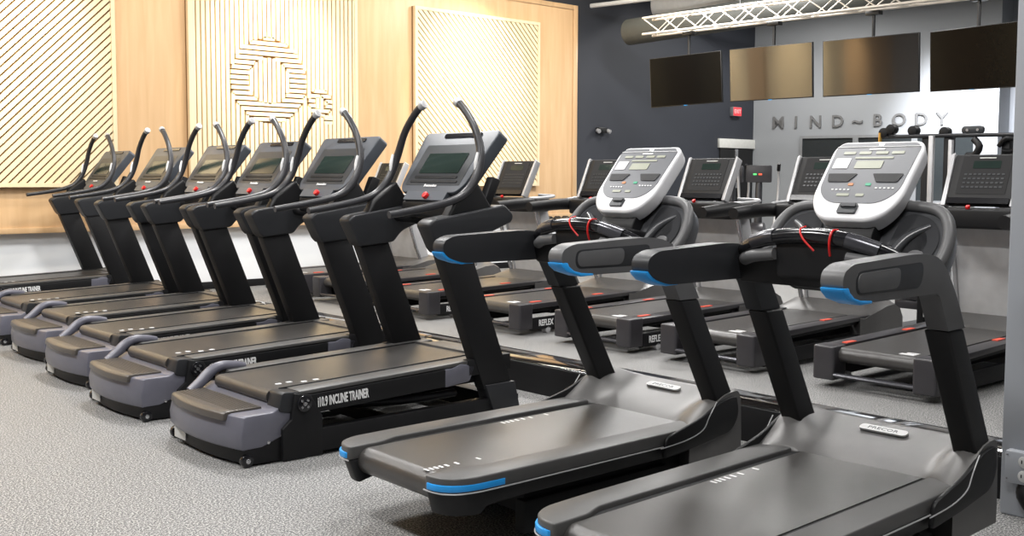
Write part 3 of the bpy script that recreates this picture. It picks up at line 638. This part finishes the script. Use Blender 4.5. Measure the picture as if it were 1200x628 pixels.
# ------------------------------------------------------------------ back row treadmill
def make_back():
    t = thing('treadmill', '', 'treadmill', group='treadmills in the back row')
    for s in (-1, 1):
        y0, y1 = sorted((s*0.27, s*0.43))
        MB().poly_prism(rounded([(0, y0), (0.16, y0), (0.16, y1), (0, y1)], 0.025), 0.05, 0.275, 'xy').build('end_cap', 'plum_black', t, 0.012, 3)
        y0, y1 = sorted((s*0.30, s*0.425))
        MB().poly_prism(rounded([(0.10, 0.225), (1.60, 0.265), (1.60, 0.295), (0.10, 0.27)], 0.005), y0, y1, 'xz').build('foot_rail', 'plum_black', t, 0.004)
        y0, y1 = sorted((s*0.385, s*0.42))
        f = MB().poly_prism([(0.14, 0.04), (1.55, 0.04), (1.55, 0.15), (0.14, 0.145)], y0, y1, 'xz').build('lower_frame', 'black', t, 0.005)
        if s < 0: text('side_lettering', 'REFLEX', 0.075, 'white_print', f, frame((0.32, -0.4215, 0.095), (1, 0, 0), (0, 0, 1)), 0.001, 0.002, 0.72)
        MB().poly_prism([(0.14, 0.2), (1.6, 0.235), (1.6, 0.262), (0.14, 0.226)], min(s*0.36, s*0.40), max(s*0.36, s*0.40), 'xz').build('deck_edge', 'black', t, 0.003)
        for x in (0.22, 1.02):
            z = 0.271+0.0165*x; MB().box(x, x+0.12, min(s*0.305, s*0.345), max(s*0.305, s*0.345), z-0.003, z+0.0035).build('red_marker', 'red_mark', t)
        MB().cyl((0.35, s*0.36, 0.03), (0.35, s*0.42, 0.03), 0.03, 16).build('foot', 'silver_paint', t, 0.003)
        # rear legs of the pedestal
        MB().tube([(1.50, s*0.30, 1.08), (1.68, s*0.32, 0.50), (1.74, s*0.33, 0.36)], 0.020, 10, 1).build('support_tube', 'silver', t)
    MB().tube([(0.03, -0.36, 0.085), (0.02, 0, 0.088), (0.03, 0.36, 0.085)], 0.024, 12, 4, squash=0.7).build('rear_bar', 'sensor_metal', t)
    circ = [(0.10+0.05*math.cos(a), 0.215+0.05*math.sin(a)) for a in [PI/2+k*PI/10 for k in range(11)]]
    bl = MB().poly_prism([(1.58, 0.288)]+circ+[(1.58, 0.20)], -0.268, 0.268, 'xz').build('running_belt', 'belt', t)
    tk = MB(); tk.box(0.12, 0.16, -0.22, -0.12, 0.2655, 0.269); tk.box(0.18, 0.20, -0.22, -0.14, 0.2665, 0.2705); tk.build('belt_print', 'white_print', bl)
    MB().poly_prism([(0.5, 0.15), (1.5, 0.15), (1.5, 0.24), (0.5, 0.24)], -0.30, 0.30, 'xz').build('deck_body', 'black_matt', t, 0.01)
    # motor cover
    N = 16; ts = [(0, .285), (.1, .315), (.3, .345), (.6, .39), (.8, .40), (.93, .36), (1, .25), (1.0, 0.05)]
    rows = []
    for j in range(N+1):
        y = -0.43+0.86*j/N; ay = abs(y)/0.43; xs = 1.50-0.10*ay**3
        row = [(xs, y, 0.05)]+[(xs+(2.06-xs)*a, y, z-0.045*(ay**6)*(1 if 0 < a < 1 else 0.2 if z > .1 else 0)) for a, z in ts]
        rows.append(row)
    m = MB(); V = [[m.bm.verts.new(p) for p in r] for r in rows]
    for j in range(N):
        for k in range(len(V[0])-1): m.bm.faces.new((V[j][k], V[j][k+1], V[j+1][k+1], V[j+1][k]))
    m.bm.faces.new(V[0]); m.bm.faces.new(V[-1][::-1])
    for j in range(N): m.bm.faces.new((V[j][0], V[j+1][0], V[j+1][-1], V[j][-1]))
    m.build('motor_hood', 'hood_grey', t)
    # broad pedestal
    MB().poly_prism([(1.58, 1.12), (1.66, 1.12), (1.90, 0.30), (1.76, 0.30)], -0.27, 0.27, 'xz').build('pedestal', 'pedestal', t, 0.012, 3)
    for s in (-1, 1):
        MB().poly_prism([(1.56, 1.12), (1.68, 1.12), (1.92, 0.30), (1.745, 0.30)], min(s*0.268, s*0.295), max(s*0.268, s*0.295), 'xz').build('pedestal_edge', 'silver_paint', t, 0.008)
        MB().tube([(1.55, s*0.30, 1.10), (1.35, s*0.40, 1.115), (1.05, s*0.42, 1.10), (0.88, s*0.42, 1.09)], [0.055, 0.058, 0.055, 0.048], 14, 4, squash=1.0).build('side_handle', 'black', t)
        MB().tube([(1.66, s*0.20, 1.19), (1.70, s*0.38, 1.185), (1.60, s*0.45, 1.175), (1.45, s*0.43, 1.165), (1.36, s*0.38, 1.16)], 0.016, 10, 4).build('cup_loop', 'silver_paint', t)
    MB().poly_prism(rounded([(1.34, -0.38), (1.70, -0.38), (1.70, 0.38), (1.34, 0.38)], 0.10, 5), 1.02, 1.165, 'xy').build('console_tray', 'black', t, 0.02, 3)
    o = Vector((1.40, 0, 1.19)); vd = Vector((0.19, 0, 0.40)).normalized(); cm = frame(o, (0, -1, 0), vd); L = 0.40
    # console
    cs = MB().poly_prism(rounded([(-0.235, 0), (0.235, 0), (0.245, L), (-0.245, L)], 0.02), -0.035, 0.012, 'xy', warp=lambda v: cm @ v).build('console', 'console_black', t, 0.008, 3)
    for s in (-1, 1):
        MB().poly_prism(rounded([(s*0.232, -0.015), (s*0.265, -0.015), (s*0.275, L), (s*0.25, L+0.012)], 0.008), -0.05, 0.022, 'xy', warp=lambda v: cm @ v).build('console_edge', 'silver_paint', cs, 0.006)
    def face(name, m_, x0, x1, y0, y1, z1=0.0145, r=0.006):
        return MB().poly_prism(rounded([(x0, y0), (x1, y0), (x1, y1), (x0, y1)], r, 3), 0.008, z1, 'xy', warp=lambda v: cm @ v).build(name, m_, cs, 0)
    face('inner_panel', 'black_matt', -0.18, 0.18, 0.08, 0.385)
    face('display', 'screen', -0.095, 0.105, 0.285, 0.345, 0.016)
    face('brand_plate', 'sticker', -0.06, 0.06, 0.365, 0.372, 0.0165)
    k = MB()
    for r_ in range(4):
        for c_ in range(9): x = -0.145+c_*0.034; y = 0.13+r_*0.034; k.poly_prism([(x, y), (x+0.02, y), (x+0.02, y+0.012), (x, y+0.012)], 0.013, 0.0165, 'xy', warp=lambda v: cm @ v)
    k.build('key_field', 'console_dark', cs)
    face('lower_ledge', 'black_gloss', -0.225, 0.225, 0.0, 0.045, 0.03, 0.012)
    MB().cyl((1.36, 0.05, 1.165), (1.35, 0.05, 1.185), 0.016, 14).build('stop_button', 'red', t, 0.003)
    return t
BK = [(6.13, 10.93), (6.10, 9.80), (6.08, 8.50), (6.08, 7.18), (6.10, 5.92), (6.12, 4.78), (6.13, 3.46), (6.13, 2.20)]
bl_ = ['grey-hooded treadmill at the far end of the back row, beside the timber wall',
       'back-row treadmill second from the timber wall, mostly behind the incline treadmill uprights',
       'back-row treadmill third from the timber wall, console against the diagonal slats',
       'back-row treadmill with its console against the navy wall, left of the first white console',
       'back-row treadmill with its console just right of the first white console',
       'back-row treadmill with its console just left of the second white console',
       'back-row treadmill with its console right of the second white console, beside the column',
       'back-row treadmill almost wholly behind the grey column at the right edge']
b0 = make_back(); b0.location = (*BK[0], 0); b0['label'] = bl_[0]
for (x, y), l in list(zip(BK, bl_))[1:]: dup(b0, (x, y, 0), 0, l)

# ------------------------------------------------------------------ televisions and truss
TVS = [((11.74, 9.595, 2.752), -87.424, 3.1, 1.0, 'leftmost hanging television, black screen with a brown reflection at its right'),
       ((11.808, 8.231, 2.761), -86.07, 3.6, 0, 'second hanging television from the left, screen full of tan wall reflection'),
       ((11.953, 6.888, 2.762), -84.5, 3.1, 0.1, 'third hanging television from the left, its screen showing two tan reflections'),
       ((11.845, 5.567, 2.736), -107.7, 4.1, -1.7, 'rightmost hanging television, turned away and nearly all black')]
for (c, hd, ti, ro, lab) in TVS:
    a = math.radians(hd); W = Vector((math.cos(a), math.sin(a), 0)); Nn = Vector((math.sin(a), -math.cos(a), 0)); ti = math.radians(ti)
    U = Vector((0, 0, 1))*math.cos(ti)+Nn*math.sin(ti); ro = math.radians(ro)
    W2 = W*math.cos(ro)+U*math.sin(ro)
    t = thing('television', lab, 'television', c, 0, 'televisions hanging from the truss')
    mm = frame((0, 0, 0), W2, U)      # local z = W x U ; check the facing
    fz = mm.to_3x3() @ Vector((0, 0, 1)); sg = 1 if fz.dot(Vector(c)) < 0 else -1
    MB().box(-0.615, 0.615, -0.35, 0.35, min(0, -sg*0.035), max(0, -sg*0.035), mm).build('case', 'tv_case', t, 0.004)
    MB().box(-0.605, 0.605, -0.338, 0.342, min(0, sg*0.0015), max(0, sg*0.0015), mm).build('screen', 'tv_glass' if abs(hd) < 90 and abs(hd) < 87 else 'tv_glass_matt', t)
    MB().box(-0.03, 0.03, -0.353, -0.346, 0, sg*0.004, mm).build('status_light', 'blue', t)
    back = -fz*sg
    top = 3.402-c[2]
    MB().box(-0.2, 0.2, -0.2, 0.25, min(-sg*0.035, -sg*0.07), max(-sg*0.035, -sg*0.07), mm).build('mount_plate', 'tv_case', t, 0.003)
    p = back*0.09
    MB().tube([p+Vector((0, 0, -0.05)), Vector((p.x, p.y, top+0.03))], 0.02, 10, 1).build('mount_pole', 'tv_case', t)
    bk = Vector((p.x, p.y, top)); MB().box(bk.x-0.05, bk.x+0.05, bk.y-0.09, bk.y+0.09, top-0.02, top+0.03).build('clamp', 'tv_case', t, 0.004)
tt = thing('lighting_truss', 'pale metal box truss with zigzag braces that carries the televisions', 'truss', (0, 0, 0))
ta = Vector((11.80, 10.35, 3.57)); tb = Vector((12.15, 3.2, 3.57)); D = (tb-ta); Ln = D.length; D.normalize(); Sd = Vector((D.y, -D.x, 0)); hs = 0.115
ch = MB()
for a_, b_ in ((-1, -1), (1, -1), (-1, 1), (1, 1)):
    o = Sd*hs*a_+Vector((0, 0, hs*b_)); ch.tube([ta+o, tb+o], 0.018, 10, 1)
ch.build('chords', 'truss_metal', tt)
br = MB(); n = 22
for i in range(n):
    p0, p1 = ta+D*Ln*i/n, ta+D*Ln*(i+1)/n; f = 1 if i % 2 else -1
    for s_ in (-1, 1): br.tube([p0+Sd*hs*s_+Vector((0, 0, hs*s_)), p1+Sd*hs*s_-Vector((0, 0, hs*s_))], 0.009, 8, 1)
    if i % 2: br.tube([p0+Sd*hs-Vector((0, 0, hs)), p1+Sd*hs+Vector((0, 0, hs))], 0.009, 8, 1)
    br.tube([p0+Sd*hs*f+Vector((0, 0, hs)), p1-Sd*hs*f+Vector((0, 0, hs))], 0.009, 8, 1)
    br.tube([p0+Sd*hs*f-Vector((0, 0, hs)), p1-Sd*hs*f-Vector((0, 0, hs))], 0.009, 8, 1)
br.build('braces', 'truss_metal', tt)
for k in (0.22, 0.55, 0.9):
    p = ta+D*Ln*k; MB().tube([p+Vector((0, 0, hs)), Vector((p.x, p.y, CEIL))], 0.006, 6, 1).build('hanger_rod', 'silver', tt)
dc = MB().tube([(12.50, 11.35, 3.66), (12.75, 6.9, 3.78), (12.9, 3.5, 3.84)], 0.20, 28, 1).build('air_duct', 'duct'); tag(dc, 'long olive grey round duct just behind the truss', 'duct')
dc = MB().tube([(13.5, 11.6, 4.30), (13.7, 10.6, 4.16), (14.0, 8.0, 4.12), (14.5, 4.0, 4.2)], 0.28, 28, 2).build('air_duct', 'duct_white'); tag(dc, 'large pale round duct under the ceiling, above the truss', 'duct')
for i in range(7):
    bm_ = MB().box(11.6+i*1.1, 11.68+i*1.1, 3, 12.2, 4.46, 4.74).build('ceiling_joist', 'ceiling_black', None, 0); tag(bm_, 'black steel joist under the ceiling', 'joist', 'ceiling joists')

# ------------------------------------------------------------------ far walls: signs, doorway, windows
sg_ = thing('wall_lettering', 'grey raised letters MIND~BODY on the grey wall', 'sign', (0, 0, 0))
for i, (chx, s_) in enumerate(zip('MIND~BODY', (0.43, 0.79, 1.12, 1.60, 2.02, 2.44, 2.83, 3.18, 3.50))):
    pass
def gs(px):   # position along the grey wall for a letter
    return px
letters = [('M', 0.42), ('I', 0.78), ('N', 1.17), ('D', 1.60), ('~', 1.98), ('B', 2.36), ('O', 2.76), ('D', 3.16), ('Y', 3.53)]
for chx, s_ in letters:
    s_ = 0.49+(s_-0.42)*0.935
    text('letter', chx, 0.31 if chx != '~' else 0.34, 'letter_grey', sg_, gmat(s_, 2.43, 0.02), 0.016, 0.004)
ex = thing('exit_sign', 'small red exit sign on the navy wall below the televisions', 'exit sign', (16.38, NY, 2.63))
bx('housing', 'frame_grey', ex, -0.13, 0.13, -0.08, 0, -0.085, 0.085, 0.006)
bx('red_face', 'exit_red', ex, -0.12, 0.12, -0.086, -0.08, -0.078, 0.078, 0.002)
el = thing('emergency_light', 'small black twin-head emergency light on the navy wall', 'emergency light', (12.75, NY, 2.16))
bx('housing', 'tv_case', el, -0.10, 0.10, -0.08, 0, -0.04, 0.05, 0.01)
for s in (-1, 1): MB().cyl((s*0.12, -0.06, 0.0), (s*0.13, -0.12, -0.02), 0.035, 16).build('lamp_head', 'silver_paint', el, 0.004)
ln = bx('trim_1', 'lintel', None, 15.9, 17.0, NY-0.05, NY, 1.95, 2.12, 0.004); struct(ln)
dr = bx('door_1', 'black_matt', None, 15.95, 16.95, NY-0.03, NY-0.002, 0, 1.95, 0.003); struct(dr)
hb = bx('door_handle', 'silver', dr, 16.38, 16.46, NY-0.06, NY-0.03, 1.2, 1.93, 0.004)
# dark windows in the grey wall
for k, s0 in enumerate((0.96, 1.98, 3.00)):
    wdw = struct(MB().box(s0, s0+0.92, 1.0, 2.13, 0.0, 0.02, gmat(0, 0, 0)).build('window_%d' % (k+1), 'dark_glass', None))
    fr = MB()
    for a_ in ((s0-0.05, s0, 0.95, 2.18), (s0+0.92, s0+0.97, 0.95, 2.18), (s0, s0+0.92, 2.13, 2.18), (s0, s0+0.92, 0.95, 1.0)): fr.box(a_[0], a_[1], a_[2], a_[3], 0, 0.05, gm)
    fr.build('window_frame', 'frame_grey', wdw)

# outlet box on the column
ob = thing('socket_box', 'grey metal double socket box on the column', 'outlet', (4.34, 1.77, 0.215))
bx('box', 'column_grey', ob, -0.05, 0, -0.10, 0.055, -0.066, 0.066, 0.008)
for z in (0.029, -0.029):
    so = MB().cyl((-0.052, -0.025, z), (-0.056, -0.025, z), 0.024, 20).build('socket', 'outlet_white', ob, 0.002)
    sl_ = MB(); sl_.box(-0.058, -0.0555, -0.036, -0.032, z-0.006, z+0.008).box(-0.058, -0.0555, -0.018, -0.014, z-0.006, z+0.008).build('slot', 'black_matt', so)
    bx('screw', 'silver', ob, -0.053, -0.05, 0.04, 0.047, z*1.7-0.004, z*1.7+0.004, 0.001)
tag(MB().tube([(4.32, 1.755, 0.150), (4.31, 1.75, 0.10), (4.31, 1.70, 0.03), (4.31, 1.55, 0.01)], [0.022, 0.03, 0.014, 0.01], 10, 4).build('plug_cable', 'black'), 'black plug and cable hanging below the column socket box', 'cable')

# pendant lamp top right
pl_ = thing('pendant_lamp', 'bright white lamp shade at the top right corner', 'lamp', (7.0, 3.02, 0))
MB().tube([(0, 0, CEIL), (0, 0, 3.4)], 0.008, 8, 1).build('cord', 'tv_case', pl_)
MB().tube([(0, 0, 3.42), (0, 0, 3.38), (0, 0, 3.15), (0, 0, 2.98), (0, 0, 2.90)], [0.03, 0.06, 0.12, 0.20, 0.18], 24, 3).build('shade', 'lamp_glow', pl_)

# ------------------------------------------------------------------ strength and cardio machines at the back
def rig():
    t = thing('cable_machine', 'black strength rig with wheels on its top bar behind the right-hand consoles', 'strength machine', (9.0, 0, -0.045))
    for y, m_ in ((4.60, 'black'), (4.40, 'black'), (3.9, 'black')):
        bx('post', m_, t, -0.04, 0.04, y-0.035, y+0.035, 0, 1.80, 0.006)
    bx('post', 'silver_paint', t, -0.10, -0.06, 4.50, 4.545, 0.2, 1.80, 0.006); bx('post', 'silver_paint', t, -0.10, -0.06, 4.33, 4.365, 0.2, 1.76, 0.006)
    MB().tube([(0, 5.05, 1.83), (-0.05, 4.85, 1.80), (-0.05, 4.4, 1.80), (-0.05, 3.78, 1.79)], 0.018, 10, 1).build('top_bar', 'arm_grey', t)
    for (y, z) in ((5.00, 1.84), (4.93, 1.87), (4.72, 1.85), (4.43, 1.83)):
        MB().cyl((-0.06, y, z), (0.02, y, z), 0.045, 18).build('pulley', 'black', t, 0.006)
    pp = MB().poly_prism(rounded([(4.08, 1.805), (4.27, 1.805), (4.27, 1.875), (4.08, 1.875)], 0.034, 5), -0.06, -0.03, 'yz').build('pulley_plate', 'console_dark', t, 0.004)
    for y in (4.13, 4.22): MB().cyl((-0.065, y, 1.84), (-0.058, y, 1.84), 0.012, 12).build('bolt', 'silver', pp)
    MB().tube([(-0.05, 4.16, 1.76), (-0.08, 4.10, 1.70), (-0.07, 4.14, 1.63), (-0.05, 4.22, 1.62)], 0.03, 10, 3).build('grip_strap', 'black', t)
    MB().tube([(-0.05, 3.95, 1.70), (-0.08, 3.88, 1.76), (-0.05, 3.80, 1.74), (-0.03, 3.84, 1.66), (-0.05, 3.92, 1.66)], 0.02, 10, 3).build('grip_strap', 'black', t)
    MB().tube([(-0.05, 5.03, 1.75), (-0.05, 5.03, 1.84)], 0.016, 10, 1).build('brass_pin', 'brass', t)
    for i in range(8):
        bx('weight_plate', 'plum_black', t, -0.02, 0.14, 4.64, 4.86, 0.25+i*0.085, 0.325+i*0.085, 0.006)
    for i in range(6):
        MB().tube([(-0.08, 3.82+0.02*(i % 2), 0.35+0.2*i), (-0.06, 3.86, 0.42+0.2*i), (-0.08, 3.82, 0.5+0.2*i)], 0.022, 8, 3).build('cable_clip', 'black', t)
    bx('base', 'black', t, -0.1, 0.6, 3.75, 4.95, 0, 0.08, 0.01)
    return t
rig()
def elliptical(x, y, rz, label):
    t = thing('elliptical_trainer', label, 'elliptical machine', (x, y, 0), rz, 'elliptical machines at the back')
    MB().tube([(0, 0, 0.12), (0, 0, 0.8), (0.05, 0, 1.35)], [0.07, 0.06, 0.05], 12, 2).build('mast', 'tube_grey', t)
    bx('console', 'plum_black', t, -0.02, 0.05, -0.19, 0.19, 1.32, 1.58, 0.015)
    bx('display_light', 'green_led', t, -0.026, -0.018, 0.03, 0.08, 1.43, 1.455, 0.002); bx('display_light', 'red_led', t, -0.026, -0.018, -0.05, 0.0, 1.43, 1.455, 0.002)
    for s in (-1, 1):
        MB().tube([(-0.10, s*0.30, 1.52), (-0.02, s*0.30, 1.35), (-0.02, s*0.28, 1.0), (-0.25, s*0.22, 0.45), (-0.5, s*0.18, 0.25)], 0.02, 10, 4).build('swing_handle', 'silver_paint', t)
        MB().tube([(-0.16, s*0.31, 1.60), (-0.10, s*0.30, 1.50)], 0.026, 10, 1).build('hand_grip', 'black', t)
        bx('pedal', 'black', t, -0.95, -0.6, s*0.18-0.07, s*0.18+0.07, 0.24, 0.29, 0.01)
    MB().tube([(-1.0, 0, 0.06), (0.1, 0, 0.06)], 0.06, 12, 1).build('base_beam', 'plum_black', t)
    MB().cyl((-0.02, -0.1, 0.42), (-0.02, 0.1, 0.42), 0.30, 28).build('flywheel_cover', 'plum_black', t, 0.02)
    for xx in (-0.95, 0.08): MB().tube([(xx, -0.3, 0.04), (xx, 0.3, 0.04)], 0.035, 10, 1).build('floor_bar', 'plum_black', t)
elliptical(14.0, 10.45, 0.25, 'dark exercise machine with red and green lights, before the dark doorway')
elliptical(13.4, 9.50, 0.5, 'dark exercise machine with pale swing handles, left of the third back-row console')
def rack(x, y, rz, label):
    t = thing('dumbbell_rack', label, 'dumbbell rack', (x, y, 0), rz)
    for s in (-1, 1): bx('side_frame', 'black', t, s*0.7-0.03, s*0.7+0.03, -0.2, 0.2, 0, 0.74, 0.006)
    for z in (0.38, 0.67): bx('shelf', 'black', t, -0.7, 0.7, -0.16, 0.16, z, z+0.03, 0.004)
    return t
rack(11.0, 11.2, 0, 'low black dumbbell rack at the foot of the timber wall')
def dumbbell():
    d = thing('dumbbell', '', 'dumbbell', group='dumbbells on the low rack')
    MB().tube([(0, -0.11, 0), (0, 0.11, 0)], 0.014, 10, 1).build('handle', 'silver', d)
    for s in (-1, 1): MB().cyl((0, s*0.06, 0), (0, s*0.13, 0), 0.058, 10).build('head', 'black', d, 0.008)
    return d
dl = 'black dumbbell on the low rack by the timber wall'
d0 = dumbbell(); d0['label'] = dl; d0.location = (10.42, 11.2, 0.758)
for z in (0.468, 0.758):
    for i in range(8):
        if z > 0.6 and i == 0: continue
        dup(d0, (10.42+0.165*i, 11.2, z), 0, dl)
# EXIT letters, and two pale beams that cross above the truss
text('lettering', 'EXIT', 0.10, 'white_print', ex, frame((0, -0.088, 0), (1, 0, 0), (0, 0, 1)), 0.001, 0.001)
for k, (x0_, x1_, y_) in enumerate(((12.2, 13.0, 10.9), (15.0, 16.2, 11.9))):
    tag(MB().tube([(x0_, 11.9, 4.10), (x1_, y_-1.2, 4.18)], 0.035, 8, 1).build('ceiling_pipe', 'duct_white'), ('pale pipe slanting under the ceiling in front of the navy wall, nearer the timber', 'pale pipe slanting under the ceiling, farther from the timber wall')[k], 'pipe')
